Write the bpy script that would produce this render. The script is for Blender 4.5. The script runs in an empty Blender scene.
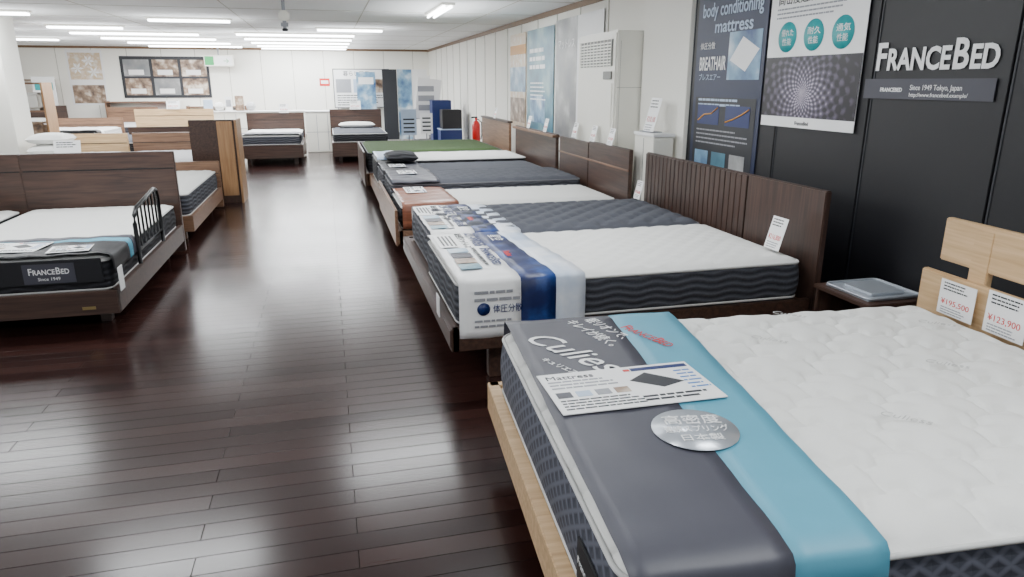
import bpy,bmesh,math,random
from mathutils import Vector,Matrix
random.seed(3)
S=bpy.context.scene
COL=S.collection
# ---------------------------------------------------------------- materials
def newmat(name):
    m=bpy.data.materials.new(name); m.use_nodes=True
    nt=m.node_tree; b=nt.nodes['Principled BSDF']
    return m,nt,b
def lin(c):
    return tuple((x/12.92 if x<=.04045 else ((x+.055)/1.055)**2.4) for x in [v/255 for v in c])+(1,)
def simple(name,c,rough=.5,metal=0,var=.06,scale=8,bump=0,emit=0,spec=None):
    m,nt,b=newmat(name); L=nt.links
    tc=nt.nodes.new('ShaderNodeTexCoord'); n=nt.nodes.new('ShaderNodeTexNoise'); n.inputs['Scale'].default_value=scale
    L.new(tc.outputs['Object'],n.inputs['Vector'])
    mx=nt.nodes.new('ShaderNodeMix'); mx.data_type='RGBA'
    c=lin(c); mx.inputs[6].default_value=tuple(v*(1-var) for v in c[:3])+(1,); mx.inputs[7].default_value=tuple(min(1,v*(1+var)) for v in c[:3])+(1,)
    L.new(n.outputs['Fac'],mx.inputs[0]); L.new(mx.outputs[2],b.inputs['Base Color'])
    b.inputs['Roughness'].default_value=rough; b.inputs['Metallic'].default_value=metal
    if spec is not None: b.inputs['Specular IOR Level'].default_value=spec
    if bump:
        n2=nt.nodes.new('ShaderNodeTexNoise'); n2.inputs['Scale'].default_value=scale*20
        L.new(tc.outputs['Object'],n2.inputs['Vector'])
        bp=nt.nodes.new('ShaderNodeBump'); bp.inputs['Strength'].default_value=bump; bp.inputs['Distance'].default_value=.004
        L.new(n2.outputs['Fac'],bp.inputs['Height']); L.new(bp.outputs[0],b.inputs['Normal'])
    if emit:
        b.inputs['Emission Color'].default_value=c; b.inputs['Emission Strength'].default_value=emit
    return m
def wood(name,c1,c2,axis='X',rough=.4,scale=3):
    m,nt,b=newmat(name); L=nt.links
    tc=nt.nodes.new('ShaderNodeTexCoord'); mp=nt.nodes.new('ShaderNodeMapping')
    s=[14,14,14]; s['XYZ'.index(axis)]=.8
    mp.inputs['Scale'].default_value=s
    n=nt.nodes.new('ShaderNodeTexNoise'); n.inputs['Scale'].default_value=scale; n.inputs['Detail'].default_value=8; n.inputs['Distortion'].default_value=.6
    cr=nt.nodes.new('ShaderNodeValToRGB'); cr.color_ramp.elements[0].position=.3; cr.color_ramp.elements[1].position=.7
    cr.color_ramp.elements[0].color=lin(c1); cr.color_ramp.elements[1].color=lin(c2)
    L.new(tc.outputs['Object'],mp.inputs[0]); L.new(mp.outputs[0],n.inputs['Vector']); L.new(n.outputs['Fac'],cr.inputs[0]); L.new(cr.outputs[0],b.inputs['Base Color'])
    bp=nt.nodes.new('ShaderNodeBump'); bp.inputs['Strength'].default_value=.15; bp.inputs['Distance'].default_value=.002
    L.new(n.outputs['Fac'],bp.inputs['Height']); L.new(bp.outputs[0],b.inputs['Normal'])
    b.inputs['Roughness'].default_value=rough
    return m
def mth(nt,op,a=None,b=None):
    n=nt.nodes.new('ShaderNodeMath'); n.operation=op
    for i,v in enumerate((a,b)):
        if v is None: continue
        if isinstance(v,(int,float)): n.inputs[i].default_value=v
        else: nt.links.new(v,n.inputs[i])
    return n.outputs[0]
def sidefab(name,c1,c2,fz=150,fx=26,amp=1.2):
    m,nt,b=newmat(name); L=nt.links
    tc=nt.nodes.new('ShaderNodeTexCoord'); sp=nt.nodes.new('ShaderNodeSeparateXYZ'); L.new(tc.outputs['Object'],sp.inputs[0])
    xy=mth(nt,'ADD',sp.outputs[0],sp.outputs[1])
    w=mth(nt,'MULTIPLY',mth(nt,'SINE',mth(nt,'MULTIPLY',xy,fx)),amp)
    v=mth(nt,'SINE',mth(nt,'ADD',mth(nt,'MULTIPLY',sp.outputs[2],fz),w))
    n=nt.nodes.new('ShaderNodeTexNoise'); n.inputs['Scale'].default_value=160; L.new(tc.outputs['Object'],n.inputs['Vector'])
    h=mth(nt,'ADD',mth(nt,'MULTIPLY',v,.35),n.outputs['Fac'])
    cr=nt.nodes.new('ShaderNodeValToRGB'); cr.color_ramp.elements[0].position=.1; cr.color_ramp.elements[1].position=.95
    cr.color_ramp.elements[0].color=lin(c1); cr.color_ramp.elements[1].color=lin(c2)
    L.new(h,cr.inputs[0]); L.new(cr.outputs[0],b.inputs['Base Color'])
    bp=nt.nodes.new('ShaderNodeBump'); bp.inputs['Strength'].default_value=.6; bp.inputs['Distance'].default_value=.006
    L.new(v,bp.inputs['Height']); L.new(bp.outputs[0],b.inputs['Normal'])
    b.inputs['Roughness'].default_value=.9
    return m
def sidelattice(name,c1,c2,s=45):
    """diamond lattice knit border"""
    m,nt,b=newmat(name); L=nt.links
    tc=nt.nodes.new('ShaderNodeTexCoord'); sp=nt.nodes.new('ShaderNodeSeparateXYZ'); L.new(tc.outputs['Object'],sp.inputs[0])
    xy=mth(nt,'MULTIPLY',mth(nt,'ADD',sp.outputs[0],sp.outputs[1]),s); z=mth(nt,'MULTIPLY',sp.outputs[2],s*1.3)
    a=mth(nt,'SINE',mth(nt,'ADD',xy,z)); c=mth(nt,'SINE',mth(nt,'SUBTRACT',xy,z))
    v=mth(nt,'MAXIMUM',mth(nt,'ABSOLUTE',a),mth(nt,'ABSOLUTE',c))
    cr=nt.nodes.new('ShaderNodeValToRGB'); cr.color_ramp.elements[0].position=.75; cr.color_ramp.elements[1].position=1
    cr.color_ramp.elements[0].color=lin(c1); cr.color_ramp.elements[1].color=lin(c2)
    L.new(v,cr.inputs[0]); L.new(cr.outputs[0],b.inputs['Base Color'])
    bp=nt.nodes.new('ShaderNodeBump'); bp.inputs['Strength'].default_value=.5; bp.inputs['Distance'].default_value=.004
    L.new(v,bp.inputs['Height']); L.new(bp.outputs[0],b.inputs['Normal'])
    b.inputs['Roughness'].default_value=.9
    return m
def floormat():
    m,nt,b=newmat('floor_planks'); L=nt.links
    tc=nt.nodes.new('ShaderNodeTexCoord')
    br=nt.nodes.new('ShaderNodeTexBrick'); br.offset=.37; br.offset_frequency=2
    br.inputs['Scale'].default_value=1; br.inputs['Brick Width'].default_value=1.5; br.inputs['Row Height'].default_value=.1
    br.inputs['Mortar Size'].default_value=.0015; br.inputs['Mortar Smooth'].default_value=.1; br.inputs['Bias'].default_value=0
    br.inputs['Color1'].default_value=lin((36,19,17)); br.inputs['Color2'].default_value=lin((53,31,27)); br.inputs['Mortar'].default_value=lin((9,5,5))
    L.new(tc.outputs['Object'],br.inputs['Vector'])
    mp=nt.nodes.new('ShaderNodeMapping'); mp.inputs['Scale'].default_value=(1.5,25,1); L.new(tc.outputs['Object'],mp.inputs[0])
    n=nt.nodes.new('ShaderNodeTexNoise'); n.inputs['Scale'].default_value=2.5; n.inputs['Detail'].default_value=6; L.new(mp.outputs[0],n.inputs['Vector'])
    mx=nt.nodes.new('ShaderNodeMix'); mx.data_type='RGBA'; mx.blend_type='MULTIPLY'; mx.inputs[0].default_value=.3
    cr=nt.nodes.new('ShaderNodeValToRGB'); cr.color_ramp.elements[0].position=.3; cr.color_ramp.elements[1].position=.7; cr.color_ramp.elements[0].color=(.5,.5,.5,1)
    L.new(n.outputs['Fac'],cr.inputs[0]); L.new(br.outputs['Color'],mx.inputs[6]); L.new(cr.outputs[0],mx.inputs[7]); L.new(mx.outputs[2],b.inputs['Base Color'])
    sr=nt.nodes.new('ShaderNodeSeparateColor'); L.new(br.outputs['Color'],sr.inputs[0])
    n3=nt.nodes.new('ShaderNodeTexNoise'); n3.inputs['Scale'].default_value=1.3; L.new(tc.outputs['Object'],n3.inputs['Vector'])
    r=mth(nt,'ADD',mth(nt,'MULTIPLY',n3.outputs['Fac'],.08),.13)
    r=mth(nt,'ADD',r,mth(nt,'MULTIPLY',sr.outputs[0],1.4))
    r=mth(nt,'ADD',r,mth(nt,'MULTIPLY',br.outputs['Fac'],.5)); L.new(r,b.inputs['Roughness'])
    sp=mth(nt,'SUBTRACT',.34,mth(nt,'MULTIPLY',br.outputs['Fac'],.3)); L.new(sp,b.inputs['Specular IOR Level'])
    bp=nt.nodes.new('ShaderNodeBump'); bp.inputs['Strength'].default_value=.4; bp.inputs['Distance'].default_value=.002; bp.invert=True
    L.new(br.outputs['Fac'],bp.inputs['Height']); L.new(bp.outputs[0],b.inputs['Normal'])
    return m
def photomat(name,cols,scale=4,rough=.4):
    m,nt,b=newmat(name); L=nt.links
    tc=nt.nodes.new('ShaderNodeTexCoord'); n=nt.nodes.new('ShaderNodeTexNoise'); n.inputs['Scale'].default_value=scale; n.inputs['Detail'].default_value=5
    L.new(tc.outputs['Object'],n.inputs['Vector'])
    cr=nt.nodes.new('ShaderNodeValToRGB'); e=cr.color_ramp.elements
    e[0].position=.3; e[0].color=lin(cols[0]); e[1].position=.7; e[1].color=lin(cols[-1])
    for i,c in enumerate(cols[1:-1]):
        x=e.new(.3+.4*(i+1)/(len(cols)-1)); x.color=lin(c)
    L.new(n.outputs['Fac'],cr.inputs[0]); L.new(cr.outputs[0],b.inputs['Base Color']); b.inputs['Roughness'].default_value=rough
    return m
def springmat():
    m,nt,b=newmat('coil_photo'); L=nt.links
    tc=nt.nodes.new('ShaderNodeTexCoord'); mp=nt.nodes.new('ShaderNodeMapping'); mp.inputs['Location'].default_value=(-.45,-.22,0); L.new(tc.outputs['Object'],mp.inputs[0])
    sp=nt.nodes.new('ShaderNodeSeparateXYZ'); L.new(mp.outputs[0],sp.inputs[0])
    r2=mth(nt,'SQRT',mth(nt,'ADD',mth(nt,'POWER',mth(nt,'ABSOLUTE',sp.outputs[0]),2.0),mth(nt,'POWER',mth(nt,'ABSOLUTE',mth(nt,'MULTIPLY',sp.outputs[1],1.3)),2.0)))
    n=nt.nodes.new('ShaderNodeTexNoise'); n.inputs['Scale'].default_value=22; n.inputs['Detail'].default_value=3; L.new(tc.outputs['Object'],n.inputs['Vector'])
    rad=mth(nt,'SINE',mth(nt,'ADD',mth(nt,'MULTIPLY',mth(nt,'SQRT',r2),85),mth(nt,'MULTIPLY',n.outputs['Fac'],3.5))); an=mth(nt,'SINE',mth(nt,'MULTIPLY',mth(nt,'ARCTAN2',sp.outputs[1],sp.outputs[0]),22))
    v=mth(nt,'ADD',mth(nt,'MULTIPLY',rad,an),mth(nt,'SUBTRACT',n.outputs['Fac'],.5))
    w=mth(nt,'ADD',mth(nt,'MULTIPLY',v,.3),mth(nt,'SUBTRACT',.65,mth(nt,'MULTIPLY',r2,1.3)))
    cr=nt.nodes.new('ShaderNodeValToRGB'); e=cr.color_ramp.elements; e[1].color=lin((225,214,232)); e[1].position=.95; e[0].color=lin((28,25,34)); e[0].position=.1
    x=e.new(.5); x.color=lin((95,88,108))
    L.new(w,cr.inputs[0]); L.new(cr.outputs[0],b.inputs['Base Color']); b.inputs['Roughness'].default_value=.35
    return m
M={}
M['floor']=floormat()
M['wall']=simple('wall_cream',(248,246,238),.8,var=.02,scale=2)
M['ceil']=simple('ceiling_white',(240,241,241),.9,var=.02,scale=2)
M['trim']=simple('trim_brown',(120,92,68),.5)
M['white']=simple('paper_white',(242,242,242),.45,var=.02)
M['plastic']=simple('plastic_white',(234,232,222),.4,var=.02)
M['grille']=simple('grille_grey',(120,120,116),.5)
M['black']=simple('panel_black',(20,20,25),.5,var=.1)
M['ink']=simple('ink_dark',(36,38,44),.5)
M['inkgrey']=simple('ink_grey',(150,152,158),.5)
M['seam']=simple('seam_grey',(190,187,176),.7)
M['red']=simple('ink_red',(205,40,35),.5)
M['navy']=simple('navy_print',(22,42,98),.4)
M['postnavy']=simple('poster_navy',(30,40,70),.45,var=.3,scale=1.5)
M['blue']=simple('blue_print',(60,120,190),.4)
M['teal']=simple('teal_print',(84,154,178),.5,bump=.05)
M['teal2']=simple('teal_badge',(40,165,170),.4)
M['dkgrey']=simple('banner_grey',(66,66,76),.5,bump=.05)
M['ltblue']=simple('pale_blue',(178,196,220),.4)
M['orange']=simple('orange_print',(214,150,60),.5)
M['green']=simple('sign_green',(30,150,80),.4,emit=.3)
M['whitefab']=simple('mattress_knit_white',(224,224,221),.95,var=.03,scale=6,bump=.25)
M['embro']=simple('embroidery_thread',(186,186,184),.8)
M['greyfab']=simple('mattress_knit_grey',(76,78,86),.95,var=.12,scale=6,bump=.3)
M['ltgreyfab']=simple('mattress_knit_light',(190,190,192),.95,var=.05,scale=6,bump=.3)
M['greenfab']=simple('turf_green_fabric',(62,84,44),.95,var=.25,scale=40,bump=.5)
M['piping']=simple('piping_grey',(200,200,198),.8)
M['pipdark']=simple('piping_dark',(110,110,115),.8)
M['side']=sidefab('border_dark',(42,43,50),(80,82,90))
M['side2']=sidelattice('border_lattice',(60,62,72),(92,94,106))
M['sideblack']=sidefab('border_black',(18,18,22),(44,44,50))
M['sidewhite']=sidefab('border_white',(190,190,190),(225,225,225))
M['oak']=wood('oak_light',(186,150,108),(216,184,142),'Y',.45)
M['oakx']=wood('oak_light_x',(180,146,106),(214,182,140),'X',.45)
M['walnut']=wood('walnut_dark',(50,35,30),(80,58,48),'Y',.38)
M['walnutz']=wood('walnut_dark_z',(50,37,32),(78,58,50),'Z',.38)
M['midwood']=wood('wood_mid',(106,78,60),(144,110,86),'Y',.4)
M['midwoodz']=wood('wood_mid_z',(150,112,76),(180,140,100),'Z',.4)
M['leather']=wood('banner_woodprint',(110,62,44),(150,92,66),'X',.35)
M['metalblk']=simple('metal_black',(18,18,20),.35,metal=.6)
M['silver']=simple('silver_tray',(190,196,204),.3,metal=.5)
M['brass']=simple('brass_plate',(170,150,100),.3,metal=.8)
M['redplast']=simple('extinguisher_red',(190,25,25),.3)
M['tube']=simple('lamp_tube',(245,250,255),.5,var=0,emit=16)
M['springs']=springmat()
M['ph_room']=photomat('photo_bedroom',[(60,45,40),(150,125,105),(235,225,210)],5)
M['ph_blue']=photomat('photo_blue',[(40,70,120),(120,160,190),(220,230,235)],3)
M['ph_sky']=photomat('photo_night_sky',[(10,20,60),(16,34,88),(44,84,156)],6,.45)
M['ph_cloud']=photomat('photo_cloud',[(170,188,214),(205,214,228),(236,238,242)],4,.45)
M['ph_nature']=photomat('photo_nature',[(225,222,215),(206,180,145),(235,230,228)],6)
M['ph_teal']=photomat('photo_teal',[(50,90,110),(80,130,150),(150,180,180)],2)
M['ph_grey']=photomat('photo_grey',[(110,115,120),(140,140,140),(200,200,200)],2)
# ---------------------------------------------------------------- helpers
def empty(name,loc=(0,0,0),rot=0,mat=None):
    o=bpy.data.objects.new(name,None); COL.objects.link(o); o.empty_display_size=.1
    if mat is not None:
        mm=mat.to_4x4(); mm.translation=Vector(loc); o.matrix_world=mm
    else:
        o.location=loc; o.rotation_euler=(0,0,rot)
    return o
def mobj(name,verts,faces,mat,parent=None,smooth=False):
    me=bpy.data.meshes.new(name); me.from_pydata(verts,[],faces); me.update()
    if smooth:
        for p in me.polygons: p.use_smooth=True
    o=bpy.data.objects.new(name,me); COL.objects.link(o); me.materials.append(M[mat] if isinstance(mat,str) else mat)
    if parent: o.parent=parent
    return o
def box(name,x0,x1,y0,y1,z0,z1,mat,parent=None,bev=.004,seg=2):
    bm=bmesh.new(); bmesh.ops.create_cube(bm,size=1)
    for v in bm.verts:
        v.co=Vector(((x0+x1)/2+v.co.x*(x1-x0),(y0+y1)/2+v.co.y*(y1-y0),(z0+z1)/2+v.co.z*(z1-z0)))
    if bev:
        bev=min(bev,.4*min(abs(x1-x0),abs(y1-y0),abs(z1-z0)))
        bmesh.ops.bevel(bm,geom=bm.edges[:],offset=bev,segments=seg,affect='EDGES')
    me=bpy.data.meshes.new(name); bm.to_mesh(me); bm.free()
    o=bpy.data.objects.new(name,me); COL.objects.link(o); me.materials.append(M[mat])
    if parent: o.parent=parent
    return o
def pillow(name,x0,x1,y0,y1,z0,z1,mat,parent):
    n=16;vs=[];fs=[]
    for s in (1,-1):
        for i in range(n+1):
            for j in range(n+1):
                a=2*i/n-1;b=2*j/n-1
                h=((1-a*a)**.5 if abs(a)<1 else 0)*((1-b*b)**.5 if abs(b)<1 else 0)
                sx=1-.08*(1-b*b);sy=1-.08*(1-a*a)
                vs.append(((x0+x1)/2+a*sy*(x1-x0)/2*1.02,(y0+y1)/2+b*sx*(y1-y0)/2*1.02,(z0+z1)/2+s*h**.6*(z1-z0)/2))
    N=(n+1)**2
    for s in (0,1):
        for i in range(n):
            for j in range(n):
                a=s*N+i*(n+1)+j; f=(a,a+n+1,a+n+2,a+1); fs.append(f if s==0 else f[::-1])
    return mobj(name,vs,fs,mat,parent,True)
def boxes(name,lst,mat,parent=None):
    vs=[];fs=[]
    for (x0,x1,y0,y1,z0,z1) in lst:
        k=len(vs)
        vs+=[(x0,y0,z0),(x1,y0,z0),(x1,y1,z0),(x0,y1,z0),(x0,y0,z1),(x1,y0,z1),(x1,y1,z1),(x0,y1,z1)]
        fs+=[(k,k+3,k+2,k+1),(k+4,k+5,k+6,k+7),(k,k+1,k+5,k+4),(k+1,k+2,k+6,k+5),(k+2,k+3,k+7,k+6),(k+3,k,k+4,k+7)]
    return mobj(name,vs,fs,mat,parent)
def rect(name,x,y,w,h,mat,parent,z=.002,t=.001):
    return boxes(name,[(x,x+w,y,y+h,z,z+t)],mat,parent)
def lines(name,x,y,w,n,dy,th,mat,parent,z=.003,words=True):
    """rows of small printed word-blocks"""
    l=[]
    for i in range(n):
        end=x+w*random.uniform(.75,1); xx=x
        while xx<end:
            ww=random.uniform(.8,3.2)*th*1.6; e=min(end,xx+ww)
            l.append((xx,e,y-i*dy-th,y-i*dy,z,z+.0006)); xx=e+th*.5
    return boxes(name,l,mat,parent)
def text(s,x,y,size,mat,parent,z=.003,fit=None,shear=0,align='LEFT',bold=0,rot=0,name='lettering'):
    c=bpy.data.curves.new(name,'FONT'); c.body=s; c.size=size; c.extrude=.0006; c.shear=shear; c.align_x=align; c.offset=bold
    c.resolution_u=3
    o=bpy.data.objects.new(name,c); COL.objects.link(o); c.materials.append(M[mat]); o.parent=parent
    o.location=(x,y,z); o.rotation_euler=(0,0,rot)
    if fit:
        bpy.context.view_layer.update(); d=c_dim(o)
        if d>0: o.scale=(fit/d,1,1)
    return o
def c_dim(o):
    bb=o.bound_box; return max(b[0] for b in bb)-min(b[0] for b in bb)
def brandtext(x,y,h,width,mat,parent,z=.003,bold=.003):
    """big F/B small caps wordmark"""
    segs=[('F',1),('RANCE',.76),('B',1),('ED',.76)]; obs=[]; cx=0
    for s,k in segs:
        o=text(s,0,0,h*1.4*k,mat,parent,z,bold=bold); bpy.context.view_layer.update(); d=c_dim(o); obs.append((o,cx,d)); cx+=d+h*.12
    f=width/cx
    for o,c,d in obs: o.location=(x+c*f,y,z); o.scale=(f,1,1)
def lathe(name,prof,mat,parent=None,n=24,loc=(0,0,0)):
    vs=[];fs=[]
    for r,z in prof:
        for i in range(n):
            a=2*math.pi*i/n; vs.append((loc[0]+r*math.cos(a),loc[1]+r*math.sin(a),loc[2]+z))
    for j in range(len(prof)-1):
        for i in range(n):
            fs.append((j*n+i,j*n+(i+1)%n,(j+1)*n+(i+1)%n,(j+1)*n+i))
    fs.append(tuple(range(n))[::-1]); fs.append(tuple((len(prof)-1)*n+i for i in range(n)))
    return mobj(name,vs,fs,mat,parent,True)
def tube(name,pts,r,mat,parent=None,closed=False,n=8):
    pts=[Vector(p) for p in pts]; vs=[];fs=[];N=len(pts)
    for i,p in enumerate(pts):
        a=pts[(i-1)%N] if (closed or i>0) else p; b=pts[(i+1)%N] if (closed or i<N-1) else p
        t=(b-a).normalized(); up=Vector((0,0,1)) if abs(t.z)<.9 else Vector((1,0,0))
        s=t.cross(up).normalized(); u=s.cross(t)
        for k in range(n):
            ang=2*math.pi*k/n; vs.append(p+s*r*math.cos(ang)+u*r*math.sin(ang))
    for i in range(N if closed else N-1):
        for k in range(n):
            j=(i+1)%N
            fs.append((i*n+k,i*n+(k+1)%n,j*n+(k+1)%n,j*n+k))
    if not closed:
        fs.append(tuple(range(n))); fs.append(tuple((N-1)*n+k for k in range(n))[::-1])
    return mobj(name,[tuple(v) for v in vs],fs,mat,parent,True)
def outline(x0,x1,y0,y1,r,k=7):
    pts=[]
    for cx,cy,a0 in ((x1-r,y1-r,0),(x0+r,y1-r,90),(x0+r,y0+r,180),(x1-r,y0+r,270)):
        for i in range(k+1):
            a=math.radians(a0+90*i/k); pts.append((cx+r*math.cos(a),cy+r*math.sin(a)))
    return pts
def q_cloud(x,y):
    s=.31
    x=x+.015*math.sin(y*7+1); y=y+.015*math.sin(x*6)
    a=(x+y*.85)/s+.10*math.sin(2*math.pi*(x-y*.85)/s*1.0)+.09*math.sin(4*math.pi*(x-y*.85)/s+.6); b=(x-y*.85)/s+.10*math.sin(2*math.pi*(x+y*.85)/s)+.09*math.sin(4*math.pi*(x+y*.85)/s+.6)
    d=min(abs(a-round(a)),abs(b-round(b)))
    return .019*(1-math.exp(-(d/.06)**2))+.016*(1-math.exp(-(d/.28)**2))-.014
def q_diam(x,y):
    s=.14
    a=(x+y)/s; b=(x-y)/s
    d=min(abs(a-round(a)),abs(b-round(b)))
    return .009*(1-math.exp(-(d/.18)**2))
def q_tuft(x,y):
    s=.2
    a=(x+y)/s; b=(x-y)/s
    d=math.hypot(a-round(a),b-round(b))
    d2=min(abs(a-round(a)),abs(b-round(b)))
    return .026*(1-math.exp(-(d/.25)**2))+.008*(1-math.exp(-(d2/.1)**2))-.014
def q_wave(x,y):
    v=y/.09+.25*math.sin(x*24); d=abs(v-round(v))
    return .006*(1-math.exp(-(d/.2)**2))
def mattress(parent,x0,x1,y0,y1,z0,z1,top='whitefab',side='side',pip='piping',quilt=q_diam,res=.04,r=.07,mid=None):
    nx=int((x1-x0)/res);ny=int((y1-y0)/res);vs=[];fs=[]
    for i in range(nx+1):
        for j in range(ny+1):
            x=x0+(x1-x0)*i/nx; y=y0+(y1-y0)*j/ny
            cx=min(max(x,x0+r),x1-r); cy=min(max(y,y0+r),y1-r)
            dx,dy=x-cx,y-cy
            m=max(abs(dx),abs(dy)); h=math.hypot(dx,dy)
            if dx and dy: x=cx+dx*m/h; y=cy+dy*m/h
            d=r-math.hypot(x-cx,y-cy) if (dx or dy) else min(x-x0,x1-x,y-y0,y1-y)
            d=max(0,d)
            e=1-math.exp(-d/.035)
            vs.append((x,y,z1-.03+.03*e+quilt(x,y)*e))
    for i in range(nx):
        for j in range(ny):
            a=i*(ny+1)+j; fs.append((a,a+ny+1,a+ny+2,a+1))
    mobj('mattress_top',vs,fs,top,parent,True)
    ol=outline(x0,x1,y0,y1,r); n=len(ol); vs=[];fs=[]; K=7
    cx,cy=(x0+x1)/2,(y0+y1)/2
    for k in range(K+1):
        t=k/K; z=z1-.03+(z0-(z1-.03))*t; b=.012*math.sin(math.pi*t)
        for x,y in ol:
            vs.append((x+b*(1 if x>cx else -1),y+b*(1 if y>cy else -1),z))
    for k in range(K):
        for i in range(n):
            fs.append((k*n+i,k*n+(i+1)%n,(k+1)*n+(i+1)%n,(k+1)*n+i)[::-1])
    fs.append(tuple(K*n+i for i in range(n))[::-1])
    mobj('mattress_side',vs,fs,side,parent,True)
    tube('piping_top',[(x,y,z1-.028) for x,y in ol],.008,pip,parent,True,6)
    tube('piping_bottom',[(x,y,z0+.014) for x,y in ol],.008,pip,parent,True,6)
def drape(parent,y0,y1,z1,far,near,bands,drop_near=0,drop_far=0,wr=.002,lift=.014,name='foot_banner'):
    """banner across the mattress; far/near=(xstart,xend) at y1 / y0; bands=[(f0,f1,mat)]"""
    path=[]
    e=.03
    if drop_far:
        for k in range(6,0,-1): path.append((y1+e,z1-.03-(drop_far-.03)*k/6,0))
    path+= [(y1+e*.8,z1-.012,0),(y1+.01,z1+lift*.4,0)]
    N=26
    for k in range(1,N): path.append((y1+(y0-y1)*k/N,z1+lift,k/N))
    path+= [(y0-.01,z1+lift*.4,1),(y0-e*.8,z1-.012,1)]
    if drop_near:
        for k in range(1,7): path.append((y0-e,z1-.03-(drop_near-.03)*k/6,1))
    for f0,f1,mt in bands:
        vs=[];fs=[];W=max(2,int((f1-f0)*14))
        for y,z,t in path:
            a=far[0]+(near[0]-far[0])*t; b=far[1]+(near[1]-far[1])*t
            for w in range(W+1):
                f=f0+(f1-f0)*w/W; x=a+(b-a)*f
                vs.append((x,y,z+wr*math.sin(x*23+y*9)+wr*math.sin(y*31-x*7)))
        for i in range(len(path)-1):
            for w in range(W):
                k=i*(W+1)+w; fs.append((k,k+1,k+W+2,k+W+1)[::-1])
        o=mobj(name,vs,fs,mt,parent,True)
        md=o.modifiers.new('thick','SOLIDIFY'); md.thickness=.0015; md.offset=1
def sub(name,parent,x,y,z,rot=0,m3=None):
    e=bpy.data.objects.new(name,None); COL.objects.link(e); e.parent=parent; e.empty_display_size=.05
    if m3 is not None:
        mm=m3.to_4x4(); mm.translation=Vector((x,y,z)); e.matrix_local=mm
    else:
        e.location=(x,y,z); e.rotation_euler=(0,0,rot)
    return e
def sheet(parent,x,y,z,w,h,rot=0,col='white',name='catalog_sheet'):
    e=sub(name,parent,x,y,z,rot)
    rect('card',-w/2,-h/2,w,h,col,e,0,.003)
    text('Mattress',-w/2+.02,h/2-h*.17,h*.14,'ink',e,.0034,fit=w*.3)
    lines('print',-w/2+.02,h/2-h*.22,w*.45,3,h*.08,h*.03,'inkgrey',e,.0034)
    for i in range(4): rect('icon',-w/2+.02+i*w*.12,-h*.14,w*.09,h*.13,['dkgrey','ltblue','inkgrey','ph_room'][i],e,.0034)
    lines('print_small',-w/2+.02,-h*.2,w*.5,4,h*.065,h*.025,'ink',e,.0034)
    mobj('diagram',[(w*.03,h*.12,.0036),(w*.17,h*.3,.0036),(w*.36,-.02*h,.0036),(w*.2,-h*.12,.0036)],[(0,3,2,1)],'ink',e)
    rect('strip',w*.1,h*.36,w*.38,h*.08,'navy',e,.0034); rect('redbar',w*.05,h*.37,w*.04,h*.05,'red',e,.0034)
    lines('print3',w*.36,h*.28,w*.13,6,h*.09,h*.03,'blue',e,.0034); lines('print4',w*.02,-h*.28,w*.44,2,h*.08,h*.04,'ink',e,.0034)
    return e
def standcard(parent,x,y,z,w,h,mat3,name='price_card',red=True):
    e=sub(name,parent,x,y,z,0,mat3)
    rect('card',-w/2,0,w,h,'white',e,0,.002)
    lines('print',-w/2+w*.1,h*.93,w*.75,3,h*.09,h*.035,'ink',e,.0024)
    if red: text('¥%d,%d00'%(random.randint(60,240),random.randint(1,9)),-w/2+w*.08,h*.3,h*.22,'red',e,.0024,fit=w*.8)
    lines('print_small',-w/2+w*.1,h*.22,w*.75,3,h*.07,h*.03,'inkgrey',e,.0024)
    return e
def cols(a,b,c): return Matrix((a,b,c)).transposed()
AISLE=cols((0,-1,0),(.25,0,.968),(-.968,0,.25))
AISLEV=cols((0,-1,0),(0,0,1),(-1,0,0))
WALLR=AISLEV
WALLB=cols((1,0,0),(0,0,1),(0,-1,0))
def frame(parent,L,W,z0,z1,mat,over=.04,legz=True,yc=0):
    a=-over;b=L+over
    box('side_rail_near',a,b,yc-W/2-over,yc-W/2,z0,z1,mat,parent)
    box('side_rail_far',a,b,yc+W/2,yc+W/2+over,z0,z1,mat,parent)
    box('foot_rail',a-.005,0,yc-W/2-over,yc+W/2+over,z0,z1,mat,parent)
    box('slat_base',0,L,yc-W/2,yc+W/2,z1-.06,z1-.01,mat,parent)
    if legz:
        i=.12
        for n,(x,y) in enumerate(((.1+i,-W/2+i),(.1+i,W/2-i),(L-i,-W/2+i),(L-i,W/2-i))):
            box('leg_%d'%(n+1),x-.035,x+.035,yc+y-.035,yc+y+.035,0,z0+.02,mat,parent)
# ---------------------------------------------------------------- room shell
H=1.6; C=2.58
box('floor',-9.6,3.3,-3.5,23.1,-.1,0,'floor',bev=0)
box('ceiling',-9.6,3.3,-3.5,23.1,C,C+.1,'ceil',bev=0)
box('wall_right',3.2,3.3,-3.5,23.1,0,C,'wall',bev=0)
box('wall_back',-9.6,3.2,23,23.1,0,C,'wall',bev=0)
box('wall_left',-9.6,-9.5,-3.5,23,0,C,'wall',bev=0)
box('trim_right',3.17,3.2,-3.5,23,C-.07,C-.0,'trim')
box('trim_back',-9.5,3.17,22.97,23,C-.06,C,'trim')
boxes('trim_seams_back',[(x,x+.015,22.996,23,0,C-.06) for x in [-9+i*.9 for i in range(14)]],'seam')
boxes('trim_seams_right',[(3.19,3.2,y,y+.015,0,C-.07) for y in [8+i*.95 for i in range(15)]],'seam')
boxes('trim_ceiling',[(-9.5,3.2,y,y+.012,C-.004,C) for y in [i*1.82 for i in range(13)]]+[(x,x+.012,-3.5,23,C-.004,C) for x in [-8.5+i*1.82 for i in range(7)]],'seam')
box('baseboard_back',-9.5,3.17,22.98,23,0,.08,'trim')
box('column_left',-5.3,-4.6,12.4,13.1,0,C,'wall')
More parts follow.
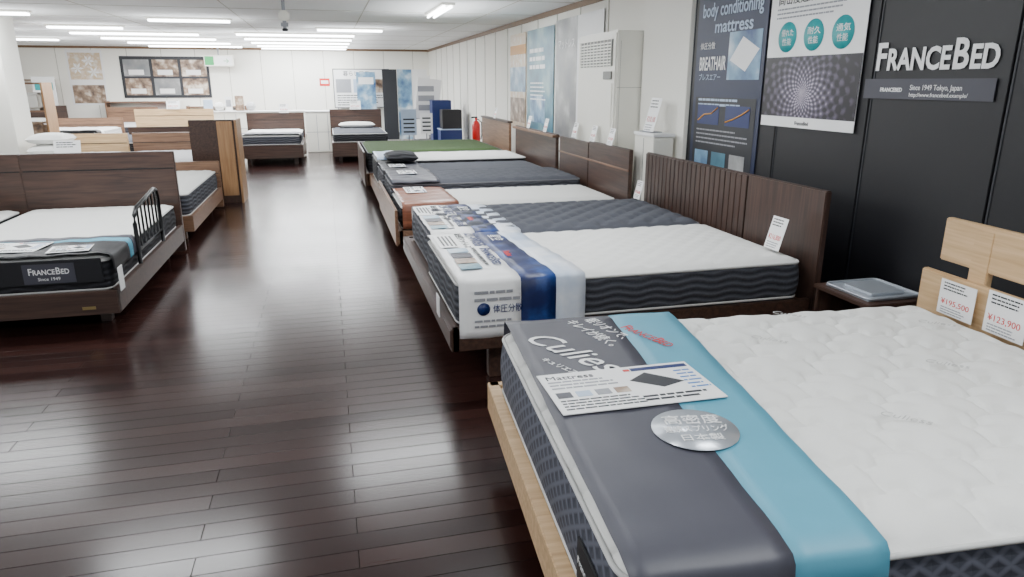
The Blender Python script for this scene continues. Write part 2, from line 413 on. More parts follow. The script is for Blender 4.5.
box('column_right',3.12,3.2,5.9,6.86,0,C,'wall')
def lamp(x,y,L=1.25,along='X',pw=40):
    if y<5: pw*=.8
    e=empty('ceiling_lamp',(x,y,C),0 if along=='X' else math.pi/2)
    box('housing',-L/2,L/2,-.09,.09,-.03,0,'plastic',e)
    for s in (-.045,.045):
        tube('tube',[(-L/2+.03,s,-.05),(L/2-.03,s,-.05)],.016,'tube',e)
    d=bpy.data.lights.new('lamp_light','AREA'); d.shape='RECTANGLE'; d.size=L; d.size_y=.16; d.energy=pw*1.1*L/1.25; d.color=(.95,.98,1)
    o=bpy.data.objects.new('lamp_light',d); COL.objects.link(o); o.parent=e; o.location=(0,0,-.075)
    d=bpy.data.lights.new('ceiling_fill','AREA'); d.shape='RECTANGLE'; d.size=L*1.2; d.size_y=1.0; d.energy=pw*.38*L/1.25; d.color=(.95,.98,1)  # added unseen fill light, hangs below the fixture facing up to brighten the ceiling
    o=bpy.data.objects.new('ceiling_fill',d); COL.objects.link(o); o.parent=e; o.location=(0,0,-.45); o.rotation_euler=(math.pi,0,0)
for x,y,L in [(.53,14.3,1.25),(-.5,16,2.4),(-.5,17.6,2.4),(-.5,19.2,2.4),(-.5,20.8,2.4),(-.5,22.2,2.4),
              (-2.0,12.7,1.25),(-4.05,14.7,1.25),(-3.6,16.3,2.4),(-3.5,18.0,2.4),(-3.4,19.8,2.4),(-3.3,21.5,2.4),
              (-4.6,12.0,1.25),(-7,16,2.4),(-7,19,2.4),(-3.6,8.2,1.25),(.6,7.2,1.25),(-3.6,4.5,1.25),(1.2,4.2,1.25),(-1.2,1.5,1.25),(1.6,.8,1.25),(-4,.5,1.25),(-1.5,5.8,1.25),(-7,8,2.4)]:
    lamp(x,y,L)
lamp(1.6,10.3,1.6,'Y')
e=empty('ceiling_projector',(-.4,9,C))
tube('pole',[(0,0,0),(0,0,-.2)],.02,'inkgrey',e)
box('plate',-.08,.08,-.08,.08,-.01,0,'plastic',e)
box('body',-.06,.06,-.1,.1,-.3,-.19,'plastic',e,.02)
box('lower_body',-.04,.04,-.07,.07,-.38,-.3,'inkgrey',e,.02)
lathe('lens',[(.03,0),(.035,.02),(.02,.03)],'ink',e,16,(0,0,-.41))
# ---------------------------------------------------------------- black display panels + posters (right)
for i,(a,b) in enumerate([(5.86,4.56),(4.55,3.66),(3.65,2.76),(2.75,1.86),(1.85,.9),(.89,-.1)]):
    e=empty('display_panel',(3.16,(a+b)/2,0))
    w=(a-b)/2-.003
    box('panel',-.02,.02,-w,w,0,2.5,'black',e,.003)
    box('edge_strip',-.024,-.018,w-.012,w,0,2.5,'ink',e,.001)
def wposter(name,ynear,yfar,z0,z1,base,mat3=WALLR,x=3.135):
    e=empty(name,(x,yfar,z0),mat=mat3); w=yfar-ynear; h=z1-z0
    rect('sheet',0,0,w,h,base,e,0,.004)
    return e,w,h
e,w,h=wposter('wall_poster',4.76,5.78,.82,2.5,'postnavy')
rect('picture',.52,.8,.45,.36,'ph_blue',e,.005); rect('lower_block',.05,.08,w-.1,.58,'ink',e,.005)
mobj('mattress_in_picture',[(.55,.95,.008),(.72,1.12,.008),(.95,1.02,.008),(.78,.86,.008)],[(0,3,2,1)],'white',e)
text('Relax tech',.3,1.46,.075,'white',e,.007)
text('body conditioning',.07,1.3,.15,'ltblue',e,.007,fit=w-.14,bold=.002)
text('mattress',.28,1.17,.14,'ltblue',e,.007,fit=.55,bold=.002)
text('BREATHAIR',.07,.88,.15,'white',e,.007,fit=.42,bold=.003)
text('ブレスエアー',.07,.8,.06,'ltblue',e,.007)
text('体圧分散',.07,1.05,.06,'white',e,.007)
rect('chart1',.1,.44,.35,.16,'navy',e,.007); rect('chart2',.55,.44,.35,.16,'navy',e,.007)
lines('print',.1,.65,.75,2,.04,.018,'ltblue',e,.007)
lines('print',.1,.4,.8,4,.035,.012,'inkgrey',e,.007)
for i in range(3): rect('thumb',.1+.28*i,.1,.22,.12,['ph_blue','ph_teal','ph_grey'][i],e,.007)
tube('curve',[(.56,.47,.009),(.68,.5,.009),(.8,.54,.009),(.89,.58,.009)],.006,'orange',e)
tube('curve',[(.12,.47,.009),(.22,.52,.009),(.33,.53,.009),(.43,.58,.009)],.006,'orange',e)
e,w,h=wposter('wall_poster',3.74,4.72,1.3,2.52,'white',x=3.128)
rect('coils',0,.07,w,.4,'springs',e,.005)
text('高密度連続スプリング',.08,.82,.1,'ink',e,.007,fit=w-.16)
lines('print',.08,.79,w-.2,3,.028,.01,'inkgrey',e,.007)
for i in range(3):
    lathe('badge',[(.1,0),(.1,.003)],'teal2',e,28,(.22+.28*i,.6,.005))
    text(['優れた','耐久','通気'][i],.155+.28*i,.61,.05,'white',e,.0095,fit=.13); text('性能',.17+.28*i,.55,.05,'white',e,.0095,fit=.1)
text('FranceBed',.4,.02,.035,'ink',e,.007)
e=empty('brand_sign',(3.1325,3.67,1.57),mat=WALLR)
brandtext(.03,.1,.15,.82,'white',e,.0,.005)
rect('strip',-.03,-.06,.88,.11,'dkgrey',e,0,.003)
text('Since 1949 Tokyo, Japan',.32,-.01,.04,'white',e,.004,fit=.34); text('FRANCEBED',.1,-.02,.03,'white',e,.004,bold=.001)
text('http://www.francebed.example/',.32,-.045,.03,'white',e,.004,fit=.38)
e,w,h=wposter('wall_poster',8.1,9.9,.85,2.42,'ph_grey',x=3.185)
rect('white_half',.9,0,.9,h,'white',e,.005); text('culiess',1.0,1.0,.2,'ink',e,.007,fit=.6,shear=.3); lines('print',1.0,.8,.6,8,.06,.02,'inkgrey',e,.007)
text('マットレス',.1,1.2,.14,'white',e,.007)
e,w,h=wposter('wall_poster',10.0,11.4,.8,2.38,'ph_teal',x=3.185)
lines('print',.15,1.3,.9,3,.12,.06,'white',e,.007); rect('pic',.2,.2,.8,.4,'ph_blue',e,.006); lines('print',.2,.8,.9,5,.06,.02,'white',e,.007)
e,w,h=wposter('wall_poster',11.5,12.5,.85,2.38,'ph_nature',x=3.185)
rect('band',0,1.2,w,.15,'orange',e,.006); rect('band',0,.1,w,.4,'ph_room',e,.006); rect('pic',0,.6,w,.4,'ph_blue',e,.006)
# ---------------------------------------------------------------- air conditioner
e=empty('air_conditioner',(2.84,6.88,0))
box('body',0,.33,0,1.12,0,2.1,'plastic',e,.02)
boxes('louver_recess',[(-.006,.002,.08,1.04,1.76,2.02)],'grille',e)
boxes('louvers',[(-.016,.002,.1,1.02,1.77+i*.03,1.784+i*.03) for i in range(8)],'plastic',e)
boxes('louver_fins',[(-.014,.002,.1+i*.1,.108+i*.1,1.76,2.02) for i in range(10)],'plastic',e)
box('front_panel',-.01,.01,.06,1.06,.6,1.6,'plastic',e,.008)
box('control',-.016,0,.08,.3,1.63,1.71,'grille',e)
boxes('intake',[(-.014,.002,.1,1.02,.12+i*.04,.135+i*.04) for i in range(10)],'grille',e)
boxes('side_seam',[(.05,.052,-.002,.002,.1,2.0),(.02,.3,-.002,.002,1.55,1.553)],'grille',e)
e=empty('display_pedestal',(2.87,6.0,0))
box('body',0,.2,-.02,.4,.0,1.12,'plastic',e,.006); box('top',-.01,.21,-.035,.41,1.12,1.15,'white',e,.005); boxes('door_seam',[(-.002,.001,.19,.195,.05,1.1)],'grille',e)
e=empty('leaflet_stand',(2.92,6.1,1.152)); standcard(e,0,0.12,0,.22,.32,AISLE,'leaflet'); box('foot',-.03,.09,0,.24,0,.008,'inkgrey',e)
# ---------------------------------------------------------------- bed A (near)
b=empty('double_bed',(.594,1.932,0),math.radians(-4))
mattress(b,0,2.0,-.8,.8,.33,.6,'whitefab','side2','piping',q_cloud,.0095,.09)
frame(b,2.02,1.62,.2,.33,'oakx',.045)
box('headboard_lower',2.07,2.105,-.88,.88,.5,.75,'oak',b,.006); box('headboard_upper',2.11,2.145,-.83,.83,.8,1.0,'oak',b,.006)
for y in (-.6,.6): box('headboard_post',2.106,2.112+.03,y-.05,y+.05,0,.98,'oak',b)
box('headboard_foot',2.07,2.1,-.75,.75,.2,.33,'oak',b)
drape(b,-.8,.8,.616,(.02,.76),(.0,.60),[(0,.62,'dkgrey'),(.62,1,'teal')],.2,.12,.0015)
def bprint(bed,x,y,z=.632,rot=-1.05): return sub('banner_print',bed,x,y,z,rot)
t=bprint(b,.04,.57,.635); text('Culiess',0,0,.17,'white',t,0,fit=.5,shear=.35)
t=bprint(b,.35,.74,.635,-1.25); text('眠リオンで、',0,0,.065,'white',t,0,fit=.26); text('キレイが続く。',-.02,-.085,.065,'white',t,0,fit=.32)
t=bprint(b,.07,.34,.635); text('キュリエス',0,0,.035,'white',t,0)
t=bprint(b,.465,.62,.636,-1.15); brandtext(0,0,.055,.27,'red',t,0,-.0004)
sheet(b,.305,.05,.638,.55,.3,.06)
lathe('sticker',[(.125,0),(.125,.002)],'silver',b,36,(.395,-.262,.635))
t=bprint(b,.315,-.225,.6375,-.1); text('高密度',.0,.0,.06,'white',t,fit=.17); text('連続スプリング',-.01,-.05,.04,'white',t,fit=.19); text('日本製',.02,-.1,.04,'white',t,fit=.12)
for (x,y,r_) in ((.95,.45,.5),(1.45,.1,.5),(1.0,-.25,.5),(1.75,.5,.5),(1.4,-.55,.5),(1.2,.72,.5),(1.85,-.2,.5)):
    t=sub('embroidery',b,x,y,.6225,-.7); text('Culiess',0,0,.05,'embro',t,0,shear=.3,bold=-.0008)
box('fabric_label',-.02,-.014,-.66,-.5,.38,.5,'black',b,.002)
e=sub('label_print',b,-.021,-.51,.43,0,AISLEV); text('FranceBed',0,0,.03,'white',e,0,fit=.13)
for y,zz,w_,h_ in ((.62,.58,.2,.16),(.36,.58,.2,.18)):
    standcard(b,2.045,y,zz,w_,h_,AISLEV)
c_=standcard(b,2.05,.17,.62,.2,.2,AISLEV,red=False); rect('header',-.1,.12,.2,.08,'navy',c_,.0025); text('FACT',-.08,.13,.07,'white',c_,.004,fit=.15)
standcard(b,2.04,.1,.62,.3,.12,AISLE)
# ---------------------------------------------------------------- nightstand
e=empty('nightstand',(2.86,3.12,0))
box('top',-.2,.22,-.22,.22,.46,.485,'walnut',e); box('side_near',-.19,.21,-.21,-.185,.05,.46,'walnutz',e); box('side_far',-.19,.21,.185,.21,.05,.46,'walnutz',e)
box('shelf',-.19,.21,-.185,.185,.28,.3,'walnut',e); box('bottom',-.19,.21,-.185,.185,.05,.075,'walnut',e); box('back',.19,.21,-.185,.185,.05,.46,'walnutz',e)
for n,(x,y) in enumerate(((-.17,-.19),(-.17,.19),(.19,-.19),(.19,.19))): box('leg_%d'%(n+1),x-.02,x+.02,y-.02,y+.02,0,.05,'walnutz',e)
t_=empty('silver_tray',(2.86,3.12,.486)); box('plate',-.16,.18,-.17,.17,0,.01,'silver',t_,.004)
tube('rim',[(x,y,.014) for x,y in outline(-.16,.18,-.17,.17,.03)],.007,'silver',t_,True,6)
box('packet',-.1,.12,-.12,.1,.011,.025,'silver',t_,.006)
# ---------------------------------------------------------------- right beds
def cardpair(b,L,ys,z):
    for y in ys: standcard(b,L-.02,y,z,.14,.17,AISLE)
b=empty('twin_bed_walnut',(.6,4.66,0))
mattress(b,0,2.08,-1.18,-.02,.35,.6,'whitefab','side','piping',q_diam,.025)
mattress(b,0.03,2.08,.02,1.14,.35,.6,'greyfab','side','pipdark',q_tuft,.025)
frame(b,2.1,2.34,.22,.35,'walnut',.04)
box('headboard_plain',2.15,2.19,-1.22,-.42,.1,1.0,'walnutz',b,.006)
box('headboard_back',2.165,2.19,-.42,1.22,.1,1.0,'walnutz',b,.003)
for i in range(23):
    y=-.41+i*.0708; box('slat_%d'%(i+1),2.15,2.168,y,y+.064,.12,.99,'walnutz',b,.003)
drape(b,-1.18,-.02,.6,(.0,.62),(.0,.7),[(0,.48,'white'),(.48,.76,'ph_sky'),(.76,1,'ph_cloud')],.31,0,.003)
drape(b,.02,1.14,.6,(.03,.62),(.03,.66),[(0,.48,'white'),(.48,.76,'ph_sky'),(.76,1,'ph_cloud')],0,.12,.003)
for yy in (-.04,1.1):
    t=bprint(b,.02,yy,.622,-math.pi/2)
    text('ZT-W055',.04,.22,.1,'navy',t,0,fit=.4,bold=.003); text('新感覚マットレス',.04,.15,.055,'ink',t,0,fit=.42)
    brandtext(.5,.23,.06,.42,'navy',t,0,.002)
    for i in range(4): rect('photo',.48+i*.13,.03,.11,.12,['ph_blue','dkgrey','ph_room','ph_teal'][i],t,.001)
    rect('sheet',.1,.0,.34,.12,'white',t,.001); lines('p',.12,.11,.3,4,.025,.012,'ink',t,.003)
    lines('p',.48,.2,.5,1,.03,.018,'ink',t,.001)
    text('Relax',.62,.345,.06,'red',t,0.004,bold=.001); text('星空',.15,.36,.09,'white',t,.004)
t=sub('banner_print',b,.05,-1.217,.3,0,cols((1,0,0),(0,0,1),(0,-1,0)))
lines('print',.03,.25,.26,2,.04,.016,'inkgrey',t,.001); lathe('dot',[(.035,0),(.035,.002)],'navy',t,20,(.08,.15,0)); text('体圧分散',.13,.13,.05,'navy',t,.001,fit=.16); lines('print',.03,.09,.24,2,.03,.012,'inkgrey',t,.001)
boxes('hang_tag',[(-.055,-.05,-.85,-.75,.3,.42)],'white',b)
standcard(b,1.98,-1.0,.62,.15,.2,AISLE); standcard(b,1.98,1.0,.62,.12,.16,AISLE)
box('footboard_edge',-.05,-.04,-1.2,1.2,.24,.34,'walnut',b)
b=empty('twin_bed_brown',(.6,7.35,0))
mattress(b,0,2.08,-1.0,-.04,.3,.53,'whitefab','sideblack','piping',q_diam,.05)
mattress(b,0,2.08,.0,.95,.33,.6,'greyfab','side','pipdark',q_tuft,.05)
frame(b,2.1,2.0,.18,.3,'midwood',.04)
box('headboard_left',2.15,2.19,-1.12,-.02,.1,.99,'walnut',b,.006); box('headboard_right',2.15,2.19,0,1.0,.1,.97,'walnut',b,.006); box('headboard_rail',2.14,2.152,-1.12,1.0,.78,.8,'midwood',b)
drape(b,-1.0,-.04,.54,(.0,.5),(.0,.52),[(0,1,'leather')],.22,.0,.002)
box('footboard',-.07,-.045,-1.04,1.04,.16,.5,'midwood',b,.01)
sheet(b,.2,-.3,.565,.4,.2,-math.pi/2)
drape(b,.0,.95,.61,(.0,.5),(.0,.5),[(0,1,'dkgrey')],0,0,.004)
sheet(b,.22,.6,.635,.3,.2,-math.pi/2)
cardpair(b,2.17,(-.6,-.1,.5),.99)
b=empty('twin_bed_white',(.6,9.5,0))
mattress(b,0,2.05,-1.0,-.02,.3,.57,'greyfab','side','pipdark',q_wave,.06)
mattress(b,0,2.05,.02,1.0,.3,.62,'whitefab','sideblack','piping',q_diam,.06)
frame(b,2.1,2.0,.15,.3,'midwood',.04)
box('headboard',2.15,2.19,-1.0,1.0,.1,.98,'walnut',b,.006); box('headboard_shelf',2.1,2.2,-1.0,1.0,.94,.97,'midwood',b)
drape(b,-1.0,-.02,.58,(.0,.5),(.0,.5),[(0,.6,'black'),(.6,1,'dkgrey')],.1,0,.004); sheet(b,.2,-.6,.605,.3,.2,-math.pi/2)
drape(b,.02,1.0,.63,(.0,.4),(.0,.4),[(0,.6,'ltblue'),(.6,1,'white')],0,0,.004)
pillow('pillow',.1,.5,-.4,.2,.6,.74,'sideblack',b)
cardpair(b,2.17,(-.5,.3),.98)
b=empty('twin_bed_green',(.55,11.7,0))
mattress(b,0,2.05,-1.0,1.0,.3,.62,'greenfab','sideblack','pipdark',q_wave,.06)
frame(b,2.1,2.0,.12,.3,'midwood',.04)
box('headboard',2.15,2.19,-1.0,1.0,.1,1.0,'midwood',b,.006); box('headboard_cap',2.13,2.21,-1.0,1.0,1.0,1.03,'walnut',b)
box('footboard',-.07,-.045,-1.04,1.04,.1,.62,'walnut',b,.01)
cardpair(b,2.17,(0,),1.03)
# ---------------------------------------------------------------- left row
R=math.pi/2
def leftbed(name,xr,yf,W,L,zt,top,side,wood_,hb_h,hbw='walnut',quilt=q_diam,res=.05,zf=(.12,.28),z0=.27,legz=True):
    b=empty(name,(xr-W/2,yf,0),R)
    mattress(b,0,L,-W/2,W/2,z0,zt,top,side,'piping',quilt,res)
    frame(b,L+.02,W,zf[0],zf[1],wood_,.04,legz)
    box('headboard',L+.06,L+.12,-W/2-.04,W/2+.04,.02,hb_h,hbw,b,.006)
    box('headboard_groove',L+.052,L+.062,-W/2-.03,W/2+.03,hb_h-.16,hb_h-.15,'black',b)
    return b
for k in range(2):
    b=leftbed('single_bed_walnut',-1.47-1.28*k,5.0,1.2,2.2,.5,'whitefab','sideblack','walnut',.98,'walnut',q_wave,.03)
    drape(b,-.6,.6,.51,(.0,.58),(.0,.62),[(0,.68,'black'),(.68,.84,'teal'),(.84,1,'dkgrey')],.12,.1,.003)
    box('front_flap',-.03,-.018,-.57,.57,.34,.5,'black',b,.004)
    t=sub('flap_print',b,-.031,-.14,.42,0,AISLEV)
    rect('tag',-.03,-.07,.3,.13,'dkgrey',t,0); brandtext(.0,-.01,.045,.24,'white',t,.001,.001); text('Since 1949',.05,-.05,.03,'white',t,.001)
    sheet(b,.3,.08,.53,.46,.3,-math.pi/2-.1); sheet(b,.17,-.34,.53,.25,.2,-math.pi/2+.1)
    sheet(b,.28,.45,.53,.26,.24,-math.pi/2+.2)
    box('brass_plate',-.05,-.046,-.5,-.42,.16,.18,'brass',b,.001)
    if k==0:
        y=-.64; o_=.62
        pts=[(o_,y,.3),(o_,y,.6),(o_+.02,y,.66),(o_+.08,y,.7),(o_+.7,y,.76),(o_+.77,y,.74),(o_+.8,y,.68),(o_+.8,y,.3)]
        tube('guard_rail',pts,.016,'metalblk',b)
        tube('guard_rail_low',[(o_,y,.4),(o_+.8,y,.4)],.012,'metalblk',b)
        for i in range(1,7): tube('guard_bar_%d'%i,[(o_+i*.114,y,.4),(o_+i*.114,y,.7+.0085*i)],.008,'metalblk',b,n=6)
        boxes('hang_tag',[(.0,.1,-.655,-.65,.26,.42)],'white',b)
    else: pillow('pillow',1.5,2.05,-.5,.35,.5,.66,'whitefab',b)
b=leftbed('single_bed_light',-1.45,7.75,1.2,2.05,.52,'whitefab','side','midwood',.62,'midwood')
b=leftbed('single_bed_light',-2.75,7.75,1.2,2.05,.52,'whitefab','side','midwood',.62,'midwood')
standcard(b,2.12,-.2,.62,.3,.3,AISLE)
e=empty('headboard_display',(-1.5,10.35,0))
box('panel',-.3,.28,-.03,.03,0,1.12,'walnut',e,.006); box('side_panel',.28,.31,-.1,.45,0,1.12,'midwoodz',e,.006); box('inlay',.05,.25,-.045,-.03,.1,1.1,'midwoodz',e); box('shelf',-.3,.3,.03,.4,.9,.93,'midwoodz',e)
b=leftbed('single_bed_grey',-1.9,10.9,1.2,2.0,.52,'ltgreyfab','side','midwood',.8,'midwood')
b=leftbed('single_bed_grey',-3.25,10.9,1.2,2.0,.52,'whitefab','sideblack','midwood',.8,'oak')
pillow('pillow',1.2,1.8,.0,.55,.52,.7,'whitefab',b); pillow('pillow',1.25,1.8,.02,.56,.68,.86,'whitefab',b)
b=leftbed('dark_topped_bed',-2.3,13.6,1.5,2.0,.62,'greyfab','sideblack','walnut',.75,'walnut',q_tuft,.08)
b=leftbed('oak_bed',-2.75,17.0,1.7,2.0,.5,'greyfab','sideblack','oak',.98,'oak',q_tuft,.08)
standcard(b,2.02,0,.98,.3,.2,AISLE)
b=leftbed('banner_bed',-4.75,16.8,1.5,2.0,.6,'whitefab','sidewhite','midwood',.8,'midwood',q_diam,.08)
drape(b,-.75,.75,.61,(.0,.5),(0,.5),[(0,.6,'black'),(.6,1,'white')],.2,.2,.003); box('front_flap',-.03,-.018,-.72,.72,.4,.6,'black',b,.004)
boxes('red_label',[(-.035,-.03,-.3,.2,.45,.52)],'red',b)
b=leftbed('dark_bed',-.55,14.9,1.15,2.0,.6,'whitefab','side','walnut',.95,'walnut',q_wave,.08,z0=.4,zf=(.15,.4))
box('mattress_lower',.02,1.98,-.56,.56,.28,.4,'side2',b,.03,3); standcard(b,1.98,-.2,.95,.2,.2,AISLE); drape(b,-.57,.57,.61,(.0,.5),(0,.5),[(0,1,'dkgrey')],.1,.1,.003)
b=leftbed('dark_bed',1.2,15.2,1.1,2.0,.6,'greyfab','sideblack','walnut',1.0,'walnut',q_wave,.08,z0=.4,zf=(.12,.4))
pillow('pillow',1.5,1.9,-.4,.4,.6,.74,'whitefab',b); standcard(b,1.98,0,1.0,.25,.2,AISLE)
b=leftbed('single_bed_far',-4.6,19.9,1.2,2.0,.55,'ltgreyfab','side','midwood',.95,'midwood',q_wave,.08)
b=leftbed('single_bed_far',-6.9,20.0,1.2,2.0,.55,'whitefab','sideblack','walnut',1.0,'walnut',q_wave,.08); pillow('pillow',1.5,1.9,-.4,.4,.55,.7,'whitefab',b)
# ---------------------------------------------------------------- far clutter
def counter(x,y,w,h,nd):
    e=empty('low_counter',(x,y,0))
    box('body',0,w,0,.4,0,h,'plastic',e,.01); box('top',-.03,w+.03,-.03,.43,h,h+.03,'white',e)
    boxes('door_lines',[(w/nd*i,w/nd*i+.01,-.004,0,.05,h-.05) for i in range(1,nd)]+[(0,w,-.004,0,h*.5,h*.5+.01)],'inkgrey',e)
    return e
e=counter(-.5,17.6,.75,.93,3)
e=counter(-3.2,20.2,2.6,.85,9)
def goods(x,y,w,mats,z=.885):
    e=empty('display_goods',(x,y,z)); n=len(mats)
    for i,m_ in enumerate(mats):
        a=w/n*i
        if i%3==0: box('box_item',a,a+w/n*.8,0,.2,0,.28+.1*(i%2),m_,e,.01)
        elif i%3==1: pillow('pillow_item',a,a+w/n*.85,0,.3,0,.22,m_,e)
        else:
            boxes('card_item',[(a,a+w/n*.7,.05,.06,.0,.36)],m_,e); boxes('card_print',[(a+.03,a+w/n*.7-.03,.045,.05,.1,.28)],'inkgrey',e)
goods(-3.1,20.25,1.3,['ltblue','whitefab','white','ph_room','ltgreyfab'])
def shelf(x,y,w,h,nsh,mats,wood_='midwood'):
    e=empty('display_shelf',(x,y,0))
    for xx in (0,w): box('upright',xx-.02,xx+.02,0,.4,0,h,wood_,e)
    box('back',0,w,.38,.4,.05,h,'wall',e)
    k=0
    for i in range(nsh):
        z=.05+(h-.1)*i/(nsh-1); box('board_%d'%(i+1),.02,w-.02,0,.38,z,z+.03,wood_,e)
        if i<nsh-1:
            for j in range(4):
                a=.04+j*(w-.06)/4; m_=mats[k%len(mats)]; k+=1
                if (i+j)%2: pillow('pillow_item',a,a+(w-.1)/4.2,.03,.35,z+.03,z+.03+.24,m_,e)
                else: box('folded_item',a,a+(w-.1)/4.4,.03,.35,z+.03,z+.22,m_,e,.03,3)
shelf(-6.0,22.5,1.8,1.1,3,['navy','whitefab','ltblue','ph_room','dkgrey','white','red'])
shelf(-9.2,22.5,1.9,1.7,4,['ph_room','whitefab','navy','ltgreyfab','orange','white'])
shelf(-3.9,22.5,1.6,.95,3,['ltgreyfab','white','dkgrey','ltblue'])
shelf(-8.3,18.2,1.3,1.5,4,['navy','ink','ph_room','dkgrey','whitefab'],'walnut')
for (x,y,ht,base_,acc) in ((-8.9,21.2,1.9,'ph_blue','white'),(2.75,21.6,1.8,'white','blue'),(1.2,22.3,1.9,'ph_blue','white'),(-7.35,22.2,1.75,'white','teal2')):
    e=empty('rollup_banner',(x,y,0)); box('base',-.3,.3,-.12,.12,0,.08,'inkgrey',e,.01); box('sheet',-.28,.28,-.005,.005,.08,ht,base_,e,.001); tube('pole',[(0,.03,.08),(0,.03,ht)],.012,'inkgrey',e)
    boxes('print',[(-.22,.22,-.008,-.005,ht-.35,ht-.15),(-.22,.22,-.008,-.005,.3,.5)],acc,e)
e=empty('notice_sign',(-.15,22.998,1.5),mat=WALLB); rect('sheet',0,0,.3,.22,'red',e,0,.01); rect('print',.04,.06,.22,.1,'white',e,.011)
e=empty('photo_board',(-5.6,22.998,1.17),mat=WALLB); rect('board',0,0,2.35,1.15,'ink',e,0,.02)
for i in range(3):
    for j in range(2): rect('photo',.08+i*.76,.08+j*.52,.68,.46,['ph_room','ph_grey','ph_room'][(i+j)%3],e,.022); rect('bed_in_photo',.2+i*.76,.12+j*.52,.4,.14,'white',e,.024)
e=empty('exit_sign',(-3.3,22.6,2.05),mat=WALLB); box('case',0,.8,0,.3,-.03,.03,'plastic',e); rect('green',.02,.03,.24,.24,'green',e,.032); rect('white_face',.28,.03,.48,.24,'white',e,.032); text('→',.5,.08,.2,'green',e,.035); boxes('hanger',[(.38,.42,.3,.53,-.01,.01)],'inkgrey',e)
e=empty('flower_poster',(-6.95,22.998,.98),mat=WALLB); rect('sheet',0,0,.92,1.5,'white',e,0,.01); rect('flowers',.05,.7,.82,.72,'ph_nature',e,.011); rect('photo',.05,.05,.82,.5,'ph_room',e,.011)
for i,(px,py) in enumerate(((.25,1.0),(.55,1.2),(.65,.9))):
    for k in range(6):
        a=k*math.pi/3+i; mobj('petal',[(px,py,.013),(px+.09*math.cos(a+.35),py+.09*math.sin(a+.35),.013),(px+.17*math.cos(a),py+.17*math.sin(a),.013),(px+.09*math.cos(a-.35),py+.09*math.sin(a-.35),.013)],[(3,2,1,0)],'white',e)
e=empty('info_board',(.25,22.9,.85),mat=WALLB); rect('sheet',0,0,1.7,1.15,'white',e,0,.02); text('暮らし展示',.3,.95,.16,'ink',e,.022); rect('p1',.08,.45,.45,.4,'inkgrey',e,.022); rect('p2',.6,.45,.45,.4,'ltblue',e,.022); rect('p3',1.12,.45,.45,.4,'ph_room',e,.022); lines('print',.1,.38,1.4,5,.07,.025,'ink',e,.022)
boxes('border',[(0,1.7,1.13,1.15,.02,.03),(0,1.7,0,.02,.02,.03),(0,.02,0,1.15,.02,.03),(1.68,1.7,0,1.15,.02,.03)],'ink',e)
boxes('legs',[(.1,.13,-.85,0,0,.02),(1.55,1.58,-.85,0,0,.02)],'inkgrey',e)
e=empty('folding_screen',(1.55,20.5,0))
for i,(m_) in enumerate(('ink','ph_blue','white')): box('leaf_%d'%(i+1),i*.42,i*.42+.4,-.02+.06*(i%2),.02+.06*(i%2),.05,1.95,m_,e)
for i in range(3): boxes('foot',[(i*.42+.05,i*.42+.1,-.1,.2,0,.05)],'inkgrey',e)
e=empty('tilted_board',(2.25,17.5,0),.15); 
o=box('board',-.3,.3,-.01,.01,.75,1.7,'white',e); o.rotation_euler=(0,.12,0); boxes('legs',[(-.25,-.22,0,.03,0,.9),(.2,.23,0,.03,0,.9),(-.25,.23,.0,.02,.75,.78)],'inkgrey',e)
for i in range(3): boxes('print',[(-.1,.3,-.016,-.012,.95+i*.22,1.08+i*.22)],'inkgrey',e)
for (x,y,w_,h_,m_) in ((1.55,14.2,.3,.5,'ltblue'),(1.95,14.6,.25,.4,'white')):
    e=empty('sign_stand',(x,y,0)); o=box('card',-w_/2,w_/2,-.008,.008,.6,.6+h_,m_,e); tube('post',[(0,.02,0),(0,.02,.7)],.012,'inkgrey',e); lathe('base',[(.13,0),(.13,.012),(.02,.02)],'inkgrey',e,20)
    boxes('print',[(-w_/2+.04,w_/2-.04,-.012,-.008,.65+i*.08,.68+i*.08) for i in range(4)],'ink',e)
e=empty('storage_boxes',(2.5,16.3,0)); box('box_1',0,.5,0,.5,0,.55,'navy',e,.01); box('box_2',.05,.5,.02,.46,.56,1.0,'black',e,.01); box('box_3',-.1,.35,.55,1,0,1.2,'navy',e,.01); box('lid',-.01,.51,-.01,.51,.55,.575,'ltblue',e)
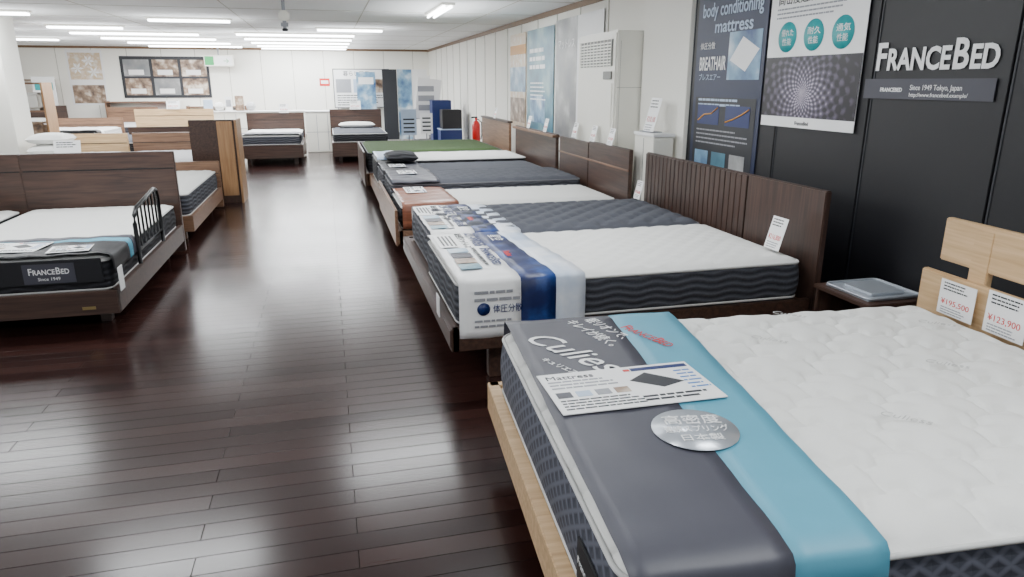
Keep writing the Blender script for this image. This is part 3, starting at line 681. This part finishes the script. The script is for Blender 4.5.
e=empty('fire_extinguisher',(3.0,14.7,.35)); lathe('cylinder',[(.07,0),(.085,.02),(.085,.4),(.06,.46),(.025,.49),(.025,.54)],'redplast',e,20); box('handle',-.1,.03,-.012,.012,.54,.57,'ink',e); tube('hose',[(.03,0,.52),(.12,0,.45),(.12,0,.2),(.1,0,.1)],.012,'ink',e); lathe('stand',[(.1,0),(.1,.02)],'redplast',e,20,(0,0,-.02)); box('post',-.03,.03,-.03,.03,-.35,-.02,'ink',e); lathe('stand_base',[(.12,0),(.12,.02)],'redplast',e,20,(0,0,-.35))
e=empty('bedding_shelf',(-5.7,14.3,0))
for x in (0,.9): box('upright',x,x+.03,0,.5,0,1.6,'midwoodz',e)
for i,z in enumerate((.05,.6,1.1,1.57)): box('shelf_%d'%(i+1),.03,.9,0,.5,z,z+.03,'midwood',e)
for i in range(3):
    for j in range(2):
        box('folded_bedding',.06+j*.42,.44+j*.42,.04,.44,[.08,.63,1.13][i],[.08,.63,1.13][i]+.3,['navy','whitefab','sideblack','ph_room'][(i*2+j)%4],e,.05,3)
e=empty('oak_headboard_stack',(-5.6,9.9,0)); box('panel',-.9,.9,0,.05,0,.98,'midwood',e,.01); box('cap',-.9,.9,-.02,.08,.98,1.01,'walnut',e); box('foot',-.8,.8,-.1,.2,0,.04,'walnut',e)
e=empty('clothes_rack',(-7.6,16.4,0)); tube('bar',[(-.6,0,1.5),(.6,0,1.5)],.015,'inkgrey',e)
for s in (-.6,.6): tube('post',[(s,0,0),(s,0,1.5)],.015,'inkgrey',e); tube('foot',[(s,-.25,.015),(s,.25,.015)],.015,'inkgrey',e)
for i in range(6): box('garment',-.5+i*.17,-.44+i*.17,-.2,.2,.75,1.48,['navy','ink','ph_room','sideblack','ltblue','dkgrey'][i],e,.02)
# ---------------------------------------------------------------- camera, world
cd=bpy.data.cameras.new('camera'); cam=bpy.data.objects.new('camera',cd); COL.objects.link(cam)
cam.location=(0,0,H); cd.sensor_width=36; cd.lens=36*700/1024; cd.clip_start=.02
cam.rotation_euler=(math.radians(90-16.4),0,math.radians(-14.4))
S.camera=cam
w=bpy.data.worlds.new('world'); w.use_nodes=True; S.world=w
w.node_tree.nodes['Background'].inputs[0].default_value=(.85,.93,1,1); w.node_tree.nodes['Background'].inputs[1].default_value=.8
